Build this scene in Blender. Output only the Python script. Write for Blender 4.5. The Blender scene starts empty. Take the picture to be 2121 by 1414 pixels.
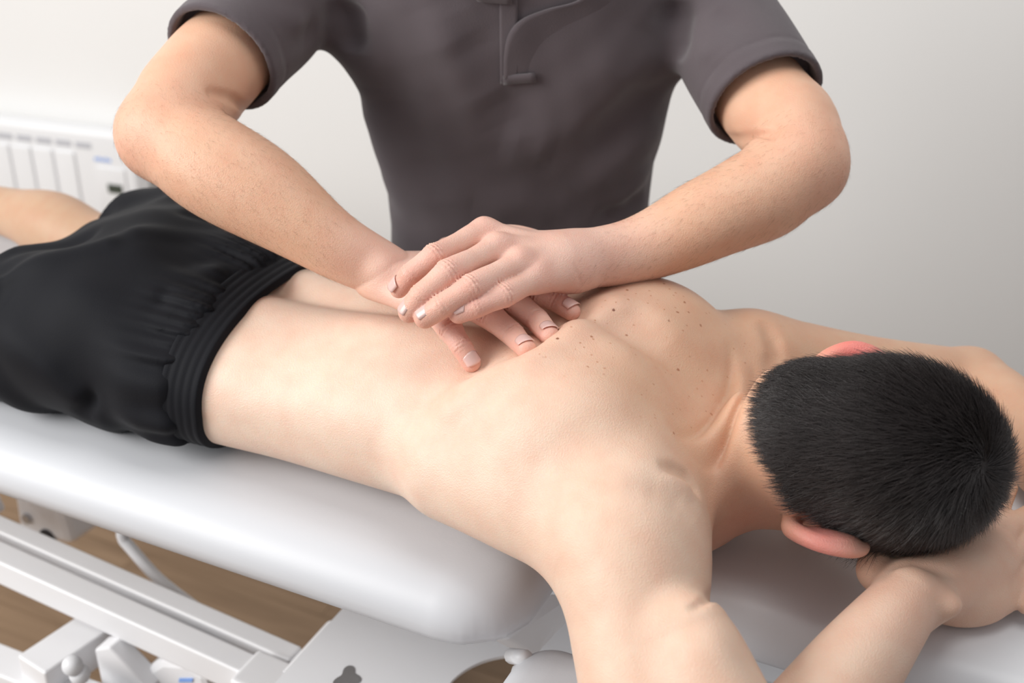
import bpy, math, random
import numpy as np
from mathutils import Vector, Matrix
import time
from concurrent.futures import ThreadPoolExecutor
T0 = time.time()
SC = bpy.context.scene
COL = SC.collection
rng = np.random.default_rng(7)
random.seed(7)

# ------------------------------------------------------------------ camera
W, H = 2121, 1414
PSI, THETA, FPX, DIST = math.radians(26), math.radians(29), 2850.0, 1.42
ZP = 0.87                                   # height of the couch top; body coordinates below are relative to it
FW = np.array([-math.sin(PSI)*math.cos(THETA), math.cos(PSI)*math.cos(THETA), -math.sin(THETA)])
RT = np.array([math.cos(PSI), math.sin(PSI), 0.0])
UP = np.cross(RT, FW)
def pdir(px, py): return FW + RT*((px-W/2)/FPX) + UP*((H/2-py)/FPX)
CAM = np.array([0, 0, 0.22]) - DIST*pdir(1010, 600)
def UZ(px, py, z):                          # photo pixel -> point at height z above the couch top
    d = pdir(px, py); return CAM + d*((z-CAM[2])/d[2])
def UY(px, py, y):
    d = pdir(px, py); return CAM + d*((y-CAM[1])/d[1])
def UX(px, py, x):
    d = pdir(px, py); return CAM + d*((x-CAM[0])/d[0])
def UD(px, py, depth): return CAM + pdir(px, py)*depth
cam = bpy.data.cameras.new('camera'); camo = bpy.data.objects.new('camera', cam); COL.objects.link(camo)
camo.matrix_world = Matrix(((RT[0], UP[0], -FW[0], CAM[0]), (RT[1], UP[1], -FW[1], CAM[1]), (RT[2], UP[2], -FW[2], CAM[2]+ZP), (0, 0, 0, 1)))
cam.sensor_width = 36; cam.lens = FPX/W*36; cam.clip_start = 0.05
cam.dof.use_dof = True; cam.dof.focus_distance = 1.34; cam.dof.aperture_fstop = 4.0
SC.camera = camo

# ------------------------------------------------------------------ light
wd = bpy.data.worlds.new('world'); SC.world = wd; wd.use_nodes = True
wd.node_tree.nodes['Background'].inputs[0].default_value = (0.95, 0.97, 1.0, 1)
wd.node_tree.nodes['Background'].inputs[1].default_value = 0.36
def area(name, loc, target, sx, sy, power, col=(1, 1, 1)):
    l = bpy.data.lights.new(name, 'AREA'); l.shape = 'RECTANGLE'; l.size = sx; l.size_y = sy; l.energy = power; l.color = col
    o = bpy.data.objects.new(name, l); COL.objects.link(o); o.location = loc
    o.rotation_euler = (Vector(target)-Vector(loc)).to_track_quat('-Z', 'Y').to_euler(); return o
area('window_daylight', (-2.1, -1.9, 2.35), (0, 0.1, 0.95), 2.0, 1.6, 96, (1.0, 0.985, 0.96))
area('overhead_fill', (0.3, 0.1, 2.75), (0.1, 0.1, 0), 1.2, 1.2, 13, (1.0, 0.98, 0.95))  # unseen overhead fill, added to lift the shadows
SC.view_settings.view_transform = 'Standard'; SC.view_settings.look = 'None'
SC.view_settings.exposure = 0.2; SC.view_settings.gamma = 1.0; SC.view_settings.use_curve_mapping = False

# ------------------------------------------------------------------ materials
def mat(name, col, rough=0.5, spec=0.5, noise=None, bump=None, sss=0, sheen=0, metal=0, coat=0):
    m = bpy.data.materials.new(name); m.use_nodes = True; nt = m.node_tree; b = nt.nodes['Principled BSDF']
    b.inputs['Base Color'].default_value = (*col, 1); b.inputs['Roughness'].default_value = rough
    b.inputs['Specular IOR Level'].default_value = spec; b.inputs['Metallic'].default_value = metal
    b.inputs['Sheen Weight'].default_value = sheen; b.inputs['Coat Weight'].default_value = coat
    if sss:
        b.inputs['Subsurface Weight'].default_value = sss
        b.inputs['Subsurface Radius'].default_value = (1.0, 0.35, 0.2); b.inputs['Subsurface Scale'].default_value = 0.008
    tc = nt.nodes.new('ShaderNodeTexCoord')
    if noise:
        sc, amt = noise
        n = nt.nodes.new('ShaderNodeTexNoise'); n.inputs['Scale'].default_value = sc; n.inputs['Detail'].default_value = 4
        nt.links.new(tc.outputs['Object'], n.inputs['Vector'])
        mx = nt.nodes.new('ShaderNodeMix'); mx.data_type = 'RGBA'
        mx.inputs[6].default_value = (*[c*(1-amt) for c in col], 1); mx.inputs[7].default_value = (*[min(1, c*(1+amt)) for c in col], 1)
        nt.links.new(n.outputs['Fac'], mx.inputs[0]); nt.links.new(mx.outputs[2], b.inputs['Base Color'])
    if bump:
        sc, st, di = bump
        n = nt.nodes.new('ShaderNodeTexNoise'); n.inputs['Scale'].default_value = sc; n.inputs['Detail'].default_value = 3
        nt.links.new(tc.outputs['Object'], n.inputs['Vector'])
        bp = nt.nodes.new('ShaderNodeBump'); bp.inputs['Strength'].default_value = st; bp.inputs['Distance'].default_value = di
        nt.links.new(n.outputs['Fac'], bp.inputs['Height']); nt.links.new(bp.outputs[0], b.inputs['Normal'])
    return m

def skin_mat(name, freckles):
    m = mat(name, (0.8, 0.6, 0.45), 0.48, 0.35, None, None, sss=0.28)
    nt = m.node_tree; b = nt.nodes['Principled BSDF']; L = nt.links.new
    at = nt.nodes.new('ShaderNodeAttribute'); at.attribute_name = 'Col'
    tc = nt.nodes.new('ShaderNodeTexCoord')
    n1 = nt.nodes.new('ShaderNodeTexNoise'); n1.inputs['Scale'].default_value = 38; n1.inputs['Detail'].default_value = 5
    L(tc.outputs['Object'], n1.inputs['Vector'])
    mr = nt.nodes.new('ShaderNodeMapRange'); mr.inputs['From Min'].default_value = 0.35; mr.inputs['From Max'].default_value = 0.75
    L(n1.outputs['Fac'], mr.inputs['Value'])
    mx = nt.nodes.new('ShaderNodeMix'); mx.data_type = 'RGBA'; mx.blend_type = 'MULTIPLY'
    L(at.outputs['Color'], mx.inputs[6]); mx.inputs[7].default_value = (0.97, 0.88, 0.86, 1)
    L(mr.outputs[0], mx.inputs[0]); out = mx.outputs[2]
    if freckles:
        for sc, thr, colr, den in ((70, 0.15, (0.40, 0.17, 0.09, 1), 0.55), (120, 0.19, (0.55, 0.28, 0.17, 1), 0.45), (36, 0.085, (0.25, 0.10, 0.06, 1), 0.6)):
            v = nt.nodes.new('ShaderNodeTexVoronoi'); v.inputs['Scale'].default_value = sc
            nz = nt.nodes.new('ShaderNodeTexNoise'); nz.inputs['Scale'].default_value = 220
            L(tc.outputs['Object'], nz.inputs['Vector'])
            av = nt.nodes.new('ShaderNodeVectorMath'); av.operation = 'MULTIPLY_ADD'
            av.inputs[1].default_value = (0.003, 0.003, 0.003)
            L(nz.outputs['Color'], av.inputs[0]); L(tc.outputs['Object'], av.inputs[2]); L(av.outputs[0], v.inputs['Vector'])
            lt = nt.nodes.new('ShaderNodeMapRange'); lt.inputs['From Min'].default_value = thr; lt.inputs['From Max'].default_value = thr*0.45
            L(v.outputs['Distance'], lt.inputs['Value'])
            sel = nt.nodes.new('ShaderNodeSeparateColor'); L(v.outputs['Color'], sel.inputs[0])
            gt = nt.nodes.new('ShaderNodeMath'); gt.operation = 'GREATER_THAN'; gt.inputs[1].default_value = den; L(sel.outputs[0], gt.inputs[0])
            m1 = nt.nodes.new('ShaderNodeMath'); m1.operation = 'MULTIPLY'; L(lt.outputs[0], m1.inputs[0]); L(gt.outputs[0], m1.inputs[1])
            m2 = nt.nodes.new('ShaderNodeMath'); m2.operation = 'MULTIPLY'; L(m1.outputs[0], m2.inputs[0]); L(at.outputs['Alpha'], m2.inputs[1])
            m3 = nt.nodes.new('ShaderNodeMix'); m3.data_type = 'RGBA'; L(m2.outputs[0], m3.inputs[0]); L(out, m3.inputs[6]); m3.inputs[7].default_value = colr
            out = m3.outputs[2]
    L(out, b.inputs['Base Color'])
    n2 = nt.nodes.new('ShaderNodeTexNoise'); n2.inputs['Scale'].default_value = 420; n2.inputs['Detail'].default_value = 3
    v2 = nt.nodes.new('ShaderNodeTexVoronoi'); v2.inputs['Scale'].default_value = 700
    L(tc.outputs['Object'], n2.inputs['Vector']); L(tc.outputs['Object'], v2.inputs['Vector'])
    ad = nt.nodes.new('ShaderNodeMath'); L(n2.outputs['Fac'], ad.inputs[0]); L(v2.outputs['Distance'], ad.inputs[1])
    bp = nt.nodes.new('ShaderNodeBump'); bp.inputs['Strength'].default_value = 0.22; bp.inputs['Distance'].default_value = 0.0012
    L(ad.outputs[0], bp.inputs['Height']); L(bp.outputs[0], b.inputs['Normal'])
    return m

M = {}
M['skin_c'] = skin_mat('client_skin', True)
M['skin_t'] = skin_mat('therapist_skin', False)
M['shirt'] = mat('shirt_jersey', (0.098, 0.080, 0.088), 0.85, 0.25, (14, 0.10), (900, 0.35, 0.0012), sheen=0.25)
M['shorts'] = mat('black_shorts', (0.0065, 0.0068, 0.0095), 0.72, 0.16, (20, 0.2), (800, 0.25, 0.001), sheen=0.02)
M['trousers'] = mat('navy_trousers', (0.018, 0.020, 0.028), 0.85, 0.2, (30, 0.2), (700, 0.3, 0.001))
M['vinyl'] = mat('couch_vinyl', (0.61, 0.62, 0.65), 0.42, 0.4, (3, 0.02), (520, 0.10, 0.0006))
M['vinyl_grey'] = mat('headrest_vinyl', (0.72, 0.725, 0.75), 0.42, 0.4, (3, 0.02), (520, 0.12, 0.0006))
M['steel'] = mat('white_powder_coat', (0.80, 0.80, 0.82), 0.35, 0.4, (5, 0.03), (300, 0.05, 0.0005))
M['dark'] = mat('dark_plastic', (0.02, 0.022, 0.03), 0.5, 0.4, (10, 0.2))
M['bolt'] = mat('zinc_bolt', (0.45, 0.45, 0.46), 0.35, 0.5, (40, 0.1), metal=0.8)
M['wall'] = mat('wall_paint', (0.88, 0.875, 0.865), 0.9, 0.2, (1.2, 0.012), (160, 0.08, 0.001))
M['heater'] = mat('heater_enamel', (0.86, 0.865, 0.88), 0.4, 0.4, (3, 0.01))
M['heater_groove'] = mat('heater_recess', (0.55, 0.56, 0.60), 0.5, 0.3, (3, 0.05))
M['lcd'] = mat('lcd_glass', (0.06, 0.075, 0.06), 0.2, 0.5, (60, 0.3))
M['blue'] = mat('blue_print', (0.25, 0.42, 0.85), 0.5, 0.3, (60, 0.1))
M['nail'] = mat('fingernail', (0.78, 0.49, 0.44), 0.25, 0.5, (150, 0.05), sss=0.2)
M['hair'] = mat('black_hair', (0.036, 0.028, 0.027), 0.36, 0.7, (60, 0.4))
M['armhair'] = mat('body_hair', (0.16, 0.09, 0.055), 0.5, 0.3, (60, 0.2))
M['eye'] = mat('eye_white', (0.8, 0.78, 0.75), 0.15, 0.5, (20, 0.05))

# ------------------------------------------------------------------ mesh helpers
def link(name, verts, faces, material, parent=None, smooth=True, loc=None):
    me = bpy.data.meshes.new(name)
    v = np.asarray(verts, dtype=np.float32).reshape(-1, 3)
    if isinstance(faces, np.ndarray) and faces.ndim == 2:
        n, k = faces.shape
        me.vertices.add(len(v)); me.vertices.foreach_set('co', v.ravel())
        me.loops.add(n*k); me.loops.foreach_set('vertex_index', faces.astype(np.int32).ravel())
        me.polygons.add(n); me.polygons.foreach_set('loop_start', np.arange(0, n*k, k, dtype=np.int32))
        me.update(calc_edges=True); me.validate()
    else:
        me.from_pydata([tuple(map(float, p)) for p in v], [], [tuple(map(int, f)) for f in faces]); me.update()
    me.polygons.foreach_set('use_smooth', [smooth]*len(me.polygons))
    me.materials.append(material)
    o = bpy.data.objects.new(name, me); COL.objects.link(o)
    if parent is not None: o.parent = parent
    if loc is not None: o.location = loc
    return o
def tag(o, label=None, cat=None, group=None, kind=None):
    for k, v in (('label', label), ('category', cat), ('group', group), ('kind', kind)):
        if v: o[k] = v
    return o
def empty(name, loc=(0, 0, 0), rz=0):
    o = bpy.data.objects.new(name, None); COL.objects.link(o); o.location = loc; o.rotation_euler = (0, 0, rz); o.empty_display_size = 0.05
    return o
def setcol(o, col):
    a = o.data.attributes.new('Col', 'FLOAT_COLOR', 'POINT'); a.data.foreach_set('color', np.asarray(col, dtype=np.float32).ravel())

# ---- implicit surface modelling: smooth unions of tapered limbs, ellipsoids and lofts, meshed with surface nets
def smin(a, b, k):
    if k <= 0: return np.minimum(a, b)
    h = np.clip(0.5+0.5*(b-a)/k, 0, 1); return b+(a-b)*h-k*h*(1-h)
def smax(a, b, k): return -smin(-a, -b, k)
def catmull(pts, n=6):
    p = np.asarray(pts, dtype=float); q = np.vstack([2*p[0]-p[1], p, 2*p[-1]-p[-2]]); out = []
    for i in range(1, len(q)-2):
        for t in np.linspace(0, 1, n, endpoint=False):
            a, b, c, d = q[i-1], q[i], q[i+1], q[i+2]
            out.append(0.5*((2*b)+(-a+c)*t+(2*a-5*b+4*c-d)*t*t+(-a+3*b-3*c+d)*t**3))
    out.append(p[-1]); return np.array(out)
def chain(pts, rad, flat=None, n=0):
    """tapered limb through pts; flat = (normal, scale) squashes it along a normal; n > 0 runs it along a smooth curve"""
    q = np.column_stack([np.asarray(pts, float), np.asarray(rad, float)])
    dense = None
    if n:
        dense = catmull(q, 40).astype(np.float32); gs = np.arange(len(dense), dtype=np.float32)/40.0
        der = np.gradient(dense, 1/40.0, axis=0).astype(np.float32); q = catmull(q, 3); step = 1/3.0
    A = q[:, :3].astype(np.float32); R = q[:, 3].astype(np.float32)
    if flat is not None:
        nn = np.asarray(flat[0], float); nn = (nn/np.linalg.norm(nn)).astype(np.float32); fs = np.float32(flat[1])
    def f(P):
        best = None; bs = None
        for i in range(len(A)-1):
            ba = A[i+1]-A[i]; pa = P-A[i]
            t = np.clip((pa@ba)/max(float(ba@ba), 1e-12), 0, 1)
            v = pa-t[:, None]*ba
            if flat is not None:
                v = v+(v@nn)[:, None]*nn*(1/fs-1)
            d = np.sqrt((v*v).sum(1))-(R[i]+(R[i+1]-R[i])*t)
            if best is None: best = d; bs = (i+t)
            else:
                m = d < best; best = np.where(m, d, best); bs = np.where(m, i+t, bs)
        if dense is not None:
            s_ = (bs*step).astype(np.float32)
            for it in range(3):
                ix = s_*40; i0 = np.clip(ix.astype(np.int32), 0, len(dense)-2); fr = (ix-i0)[:, None]
                c = dense[i0]*(1-fr)+dense[i0+1]*fr
                if it == 2: break
                g = der[i0]*(1-fr)+der[i0+1]*fr; w = P-c[:, :3]
                ds = (w*g[:, :3]).sum(1)/np.maximum((g[:, :3]**2).sum(1), 1e-10)
                s_ = np.clip(s_+np.clip(ds, -0.3, 0.3), 0, gs[-1])
            v = P-c[:, :3]
            best = np.sqrt((v*v).sum(1))-c[:, 3]
        return best
    return f
def ell(c, r, ax=None):
    c = np.asarray(c, np.float32); r = np.asarray(r, np.float32)
    A = np.eye(3, dtype=np.float32) if ax is None else np.asarray(ax, np.float32)
    def f(P):
        q = (P-c)@A.T; k0 = np.sqrt(((q/r)**2).sum(1)); k1 = np.sqrt(((q/(r*r))**2).sum(1))+1e-9
        return k0*(k0-1)/k1
    return f
def loft(axis, st, cols=None, frame=None, n=(2.4, 2.6)):
    """stations along an axis: t, cu, cv, a, b_plus, b_minus (u,v = the two other axes)"""
    st = np.asarray(st, float); S = catmull(st, 10)
    def f(P):
        Q = P if frame is None else (P-frame[1])@frame[0].T
        t = Q[:, axis]; u, v = [Q[:, i] for i in range(3) if i != axis]
        g = [np.interp(t, S[:, 0], S[:, i]).astype(np.float32) for i in range(1, 6)]
        uu = u-g[0]; vv = v-g[1]; b = np.where(vv > 0, g[3], g[4]); ee = np.where(vv > 0, n[0], n[1]).astype(np.float32)
        rho = (np.abs(uu/g[2])**ee+np.abs(vv/b)**ee)**(1/ee)+1e-6
        r = np.sqrt(uu*uu+vv*vv)
        d = np.where(rho > 0.2, r-r/rho, -np.minimum(g[2], b)*0.8)
        end = np.maximum(S[0, 0]-t, t-S[-1, 0])
        return smax(d, end.astype(np.float32), 0.02)
    return f
def union(fs, k=0.0):
    def f(P):
        d = fs[0](P)
        for g in fs[1:]: d = smin(d, g(P), k)
        return d
    return f
class Field:
    def __init__(s): s.ops = []; s.post = []
    def add(s, f, k=0.02): s.ops.append(('u', f, k)); return s
    def sub(s, f, k=0.01): s.ops.append(('s', f, k)); return s
    def warp(s, f): s.post.append(f); return s           # f(P) -> outward displacement
    def val(s, P, warp=True):
        P = np.asarray(P, np.float32); d = np.full(len(P), 9.0, np.float32)
        for kind, f, k in s.ops: d = smin(d, f(P), k) if kind == 'u' else smax(d, -f(P), k)
        if warp:
            for p in s.post: d = d-p(P)
        return d
    def hit(s, px, py, near=0.7, far=2.4, warp=False):   # where the sight line of a photo pixel meets this surface
        t = np.linspace(near, far, 600); d = s.val(CAM+pdir(px, py)[None]*t[:, None], warp)
        i = np.nonzero(d < 0)[0]
        if len(i) == 0: return CAM+pdir(px, py)*t[np.argmin(d)]
        i = i[0]
        if i == 0: return CAM+pdir(px, py)*t[0]
        a = d[i-1]/(d[i-1]-d[i]); return CAM+pdir(px, py)*(t[i-1]+(t[i]-t[i-1])*a)
    def mesh(s, lo, hi, h, smooth=4, B=8):
        lo = np.asarray(lo, np.float32); nb = np.ceil((np.asarray(hi)-lo)/(h*B)).astype(int); N = nb*B
        g = np.stack(np.meshgrid(*[np.arange(k) for k in nb], indexing='ij'), -1).reshape(-1, 3)
        C = (lo+(g*B+(B-1)/2)*h).astype(np.float32)
        diag = h*B*0.87
        d = np.full(len(C), 9.0, np.float32); acts = []
        for kind, f, k in s.ops:
            e = f(C)
            if kind == 'u': acts.append(e < 2*k+0.035+2.3*diag); d = smin(d, e, k)
            else: acts.append(e < k+2.6*diag); d = smax(d, -e, k)
        for p in s.post: d = d-p(C)
        keep = np.abs(d) < 1.9*diag
        V = np.empty(tuple(N), np.float32)
        V4 = V.reshape(nb[0], B, nb[1], B, nb[2], B)
        V4[:] = np.where(d > 0, 1.0, -1.0).reshape(nb)[:, None, :, None, :, None]
        o = np.stack(np.meshgrid(*[np.arange(B)]*3, indexing='ij'), -1).reshape(-1, 3)
        ids = np.nonzero(keep)[0]
        def work(c0):
            ii = ids[c0:c0+250]; nn = len(ii)
            P = (lo+((g[ii]*B)[:, None, :]+o[None])*h).astype(np.float32)
            D = np.full((nn, B**3), 9.0, np.float32)
            for (kind, f, k), a in zip(s.ops, acts):
                m = a[ii]
                if not m.any(): continue
                e = f(P[m].reshape(-1, 3)).reshape(-1, B**3).astype(np.float32)
                D[m] = smin(D[m], e, k) if kind == 'u' else smax(D[m], -e, k)
            for p in s.post: D = D-p(P.reshape(-1, 3)).reshape(D.shape)
            gi = g[ii]
            V4[gi[:, 0], :, gi[:, 1], :, gi[:, 2], :] = D.reshape(nn, B, B, B)
        with ThreadPoolExecutor(4) as ex: list(ex.map(work, range(0, len(ids), 250)))
        return nets(V, lo, h, smooth)
def nets(V, lo, h, smooth):
    S = V < 0
    cnt = np.zeros(tuple(np.array(V.shape)-1), np.uint8)
    for a in (0, 1):
        for b in (0, 1):
            for c in (0, 1):
                cnt += S[a:S.shape[0]-1+a, b:S.shape[1]-1+b, c:S.shape[2]-1+c]
    flat = np.nonzero(((cnt > 0) & (cnt < 8)).ravel())[0]
    cs = cnt.shape; cell = np.stack(np.unravel_index(flat, cs), -1)
    acc = np.zeros((len(cell), 3), np.float32); num = np.zeros(len(cell), np.float32)
    cor = [(0, 0, 0), (1, 0, 0), (0, 1, 0), (1, 1, 0), (0, 0, 1), (1, 0, 1), (0, 1, 1), (1, 1, 1)]
    vals = [V[cell[:, 0]+a, cell[:, 1]+b, cell[:, 2]+c] for a, b, c in cor]
    for i in range(8):
        for j in range(i+1, 8):
            df = [cor[j][q]-cor[i][q] for q in range(3)]
            if sum(map(abs, df)) != 1: continue
            x = (vals[i] < 0) != (vals[j] < 0)
            t = np.where(x, vals[i]/np.where(x, vals[i]-vals[j], 1), 0)
            p = np.array(cor[i], np.float32)+t[:, None]*np.array(df, np.float32)
            acc += np.where(x[:, None], p, 0); num += x
    verts = lo+(cell+acc/num[:, None])*h
    quads = []
    for ax in range(3):
        sl0 = [slice(1, -1)]*3; sl1 = [slice(1, -1)]*3
        sl0[ax] = slice(0, -1); sl1[ax] = slice(1, None)
        A = S[tuple(sl0)]; Bb = S[tuple(sl1)]
        e = np.argwhere(A != Bb); sg = A[e[:, 0], e[:, 1], e[:, 2]]
        off = np.ones(3, int); off[ax] = 0; e = e+off
        u, w = [i for i in range(3) if i != ax]
        q = []
        for du, dw in ((0, 0), (1, 0), (1, 1), (0, 1)):
            c = e.copy(); c[:, u] -= du; c[:, w] -= dw
            q.append(np.searchsorted(flat, np.ravel_multi_index(c.T, cs)))
        q = np.stack(q, -1)
        flip = sg if ax != 1 else ~sg
        q[~flip] = q[~flip][:, ::-1]
        quads.append(q)
    F = np.vstack(quads)
    E_ = np.vstack([F[:, [0, 1]], F[:, [1, 2]], F[:, [2, 3]], F[:, [3, 0]]])
    deg = np.bincount(E_.ravel(), minlength=len(verts)).astype(np.float32)
    for it in range(smooth*2):
        lam = 0.5 if it % 2 == 0 else -0.52
        s = np.stack([np.bincount(E_[:, 0], verts[E_[:, 1], q], len(verts))+np.bincount(E_[:, 1], verts[E_[:, 0], q], len(verts)) for q in range(3)], -1)
        verts = verts+lam*(s/deg[:, None]-verts)
    return verts.astype(np.float32), F
def normals(v, F):
    n = np.cross(v[F[:, 2]]-v[F[:, 0]], v[F[:, 3]]-v[F[:, 1]])
    out = np.stack([sum(np.bincount(F[:, c], n[:, q], len(v)) for c in range(4)) for q in range(3)], -1)
    return out/np.maximum(np.linalg.norm(out, axis=1, keepdims=True), 1e-12)
def gauss(d, w): return np.exp(-(d/w)**2)
def seg_dist(P, a, b):
    a = np.asarray(a, np.float32); b = np.asarray(b, np.float32); ba = b-a; pa = P-a
    t = np.clip((pa@ba)/float(ba@ba), 0, 1); v = pa-t[:, None]*ba; return np.sqrt((v*v).sum(1)), t
def poly_dist(P, pts):
    d = None
    for a, b in zip(pts[:-1], pts[1:]):
        e, _ = seg_dist(P, a, b); d = e if d is None else np.minimum(d, e)
    return d
def groove(P, pts, w, a0=0.0, a1=0.0):
    """1 on a line drawn over a surface, fading to nothing sideways and (a0, a1 = 0) towards its ends"""
    d = np.full(len(P), 9.0, np.float32); s = np.zeros(len(P), np.float32); n = len(pts)-1
    for i in range(n):
        e, t = seg_dist(P, pts[i], pts[i+1]); m = e < d; d = np.where(m, e, d); s = np.where(m, (i+t)/n, s)
    return gauss(d, w)*np.maximum(np.clip(s/0.35, a0, 1), 0)*np.maximum(np.clip((1-s)/0.35, a1, 1), 0)
def wob(P, f, seed):
    r = np.random.default_rng(seed); out = 0
    for i in range(5):
        k = r.normal(size=3)*f; out = out+np.sin(P@k.astype(np.float32)+r.uniform(0, 6.28))
    return out/3.0
ZO = (0, 0, ZP)

# ================================================================== SETTING
WA = math.radians(9); WP = np.array([-1.4, 1.22, 0.0]); WDIR = np.array([math.cos(WA), math.sin(WA), 0]); WN = np.array([math.sin(WA), -math.cos(WA), 0])
def box_mesh(lo, hi):
    x0, y0, z0 = lo; x1, y1, z1 = hi
    v = [(x0, y0, z0), (x1, y0, z0), (x1, y1, z0), (x0, y1, z0), (x0, y0, z1), (x1, y0, z1), (x1, y1, z1), (x0, y1, z1)]
    f = [(0, 3, 2, 1), (4, 5, 6, 7), (0, 1, 5, 4), (1, 2, 6, 5), (2, 3, 7, 6), (3, 0, 4, 7)]
    return v, f
def box(name, lo, hi, m, parent=None, bevel=0.0, loc=None, segs=3):
    v, f = box_mesh(lo, hi); o = link(name, v, f, m, parent, smooth=bevel > 0, loc=loc)
    if bevel:
        b = o.modifiers.new('bevel', 'BEVEL'); b.width = bevel; b.segments = segs; b.limit_method = 'ANGLE'
    return o
wall = box('wall_back', (-3.2, 0, 0), (3.6, 0.12, 2.8), M['wall']); wall.location = WP; wall.rotation_euler[2] = WA; tag(wall, kind='structure')

# floor of brown wood planks
def floor_mat():
    m = mat('wood_floor', (0.30, 0.19, 0.11), 0.5, 0.35); nt = m.node_tree; b = nt.nodes['Principled BSDF']; L = nt.links.new
    oi = nt.nodes.new('ShaderNodeObjectInfo'); tc = nt.nodes.new('ShaderNodeTexCoord')
    mp = nt.nodes.new('ShaderNodeMapping'); mp.inputs['Scale'].default_value = (2.2, 26, 20); L(tc.outputs['Object'], mp.inputs['Vector'])
    ad = nt.nodes.new('ShaderNodeVectorMath'); L(mp.outputs[0], ad.inputs[0]); sc = nt.nodes.new('ShaderNodeVectorMath'); sc.operation = 'SCALE'
    sc.inputs[0].default_value = (37, 91, 13); L(oi.outputs['Random'], sc.inputs['Scale']); L(sc.outputs[0], ad.inputs[1])
    n = nt.nodes.new('ShaderNodeTexNoise'); n.inputs['Scale'].default_value = 1.5; n.inputs['Detail'].default_value = 6; n.inputs['Distortion'].default_value = 0.6; L(ad.outputs[0], n.inputs['Vector'])
    cr = nt.nodes.new('ShaderNodeValToRGB'); cr.color_ramp.elements[0].position = 0.25; cr.color_ramp.elements[0].color = (0.20, 0.122, 0.066, 1)
    cr.color_ramp.elements[1].position = 0.8; cr.color_ramp.elements[1].color = (0.33, 0.215, 0.128, 1); L(n.outputs['Fac'], cr.inputs[0]); L(cr.outputs[0], b.inputs['Base Color'])
    return m
M['floor'] = floor_mat()
floor = box('floor', (-4.8, -2.6, -0.06), (3.0, 2.4, -0.004), M['floor']); tag(floor, kind='structure')
pv, pf = box_mesh((0, 0, -0.012), (1.199, 0.119, 0)); pme = bpy.data.meshes.new('plank'); pme.from_pydata(pv, [], pf); pme.materials.append(M['floor'])
for r in range(24):
    for q in range(7):
        x = -4.8+q*1.2+(r*0.437 % 1.2); y = -1.25+r*0.12
        if x > 1.6: continue
        o = bpy.data.objects.new('plank', pme); COL.objects.link(o); o.location = (x, y, 0); o.parent = floor

# ================================================================== CLIENT (lying face down)
# torso stations: x, cy, cz, half width, height above centre, depth below centre
TORSO = [(-0.60, 0.01, 0.075, 0.140, 0.070, 0.075), (-0.50, 0.01, 0.085, 0.162, 0.100, 0.085), (-0.42, 0.005, 0.086, 0.165, 0.108, 0.086), (-0.34, 0, 0.082, 0.160, 0.096, 0.082),
         (-0.27, 0, 0.078, 0.154, 0.086, 0.078), (-0.19, 0, 0.078, 0.148, 0.086, 0.078), (-0.10, 0, 0.082, 0.151, 0.093, 0.082),
         (-0.02, 0, 0.088, 0.155, 0.097, 0.088), (0.06, 0, 0.096, 0.161, 0.107, 0.096), (0.13, 0, 0.100, 0.168, 0.114, 0.100),
         (0.19, 0, 0.094, 0.172, 0.104, 0.094), (0.24, 0, 0.080, 0.150, 0.076, 0.08), (0.28, 0, 0.07, 0.11, 0.05, 0.06)]
torso_f = loft(0, TORSO, n=(2.3, 2.35))
EM = np.array([0.378, 0.0, 0.128])
e2 = np.array([0.13, -0.85, -0.50]); e2 /= np.linalg.norm(e2)
e1 = np.array([1.0, 0.05, -0.02]); e1 -= e2*(e1@e2); e1 /= np.linalg.norm(e1)
e3 = -np.cross(e1, e2)
HA = np.array([e1, e2, e3])
def hd(a, b, c): return EM+a*e1+b*e2+c*e3
# near (right) arm
SHN = np.array([0.226, -0.158, 0.098]); ELN = np.array([0.385, -0.335, -0.035]); WRN = np.array([0.472, -0.088, 0.05])
NARM = [SHN, (0.240, -0.192, 0.080), (0.276, -0.243, 0.038), (0.322, -0.290, -0.004), ELN]
NARM_R = [0.060, 0.062, 0.0630, 0.068, 0.054]
NFORE = [ELN, (0.418, -0.265, -0.012), (0.446, -0.172, 0.024), WRN]
NFORE_R = [0.046, 0.052, 0.042, 0.031]
SHF = np.array([0.240, 0.165, 0.105]); ELF = np.array([0.452, 0.365, 0.028])
FARM = [SHF, (0.285, 0.205, 0.085), (0.355, 0.27, 0.06), ELF]
FARM_R = [0.060, 0.058, 0.050, 0.042]
WRF = np.array([0.60, 0.16, 0.03])
# client hands, one laid on the other below the forehead
hn_k = [UZ(2062, 1200, 0.022), UZ(2070, 1168, 0.036), UZ(2062, 1140, 0.045), UZ(2040, 1122, 0.05)]
hn_up = np.array([0.1, -0.5, 0.85])
cl = Field()
cl.add(torso_f, 0)
# legs
cl.add(chain([(-0.46, -0.075, 0.080), (-0.70, -0.105, 0.064), (-0.90, -0.12, 0.052), (-1.08, -0.13, 0.056), (-1.32, -0.14, 0.035), (-1.42, -0.14, 0.02)], [0.078, 0.066, 0.052, 0.055, 0.036, 0.03], n=4), 0.04)
FK = [(-0.44, 0.09, 0.085), UZ(345, 495, 0.075), UZ(222, 520, 0.052), UZ(110, 468, 0.058), UZ(20, 440, 0.05), UZ(-150, 402, 0.04), UZ(-230, 392, 0.04)]
cl.add(chain(FK, [0.085, 0.066, 0.048, 0.049, 0.036, 0.030, 0.03], n=6), 0.045)
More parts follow.
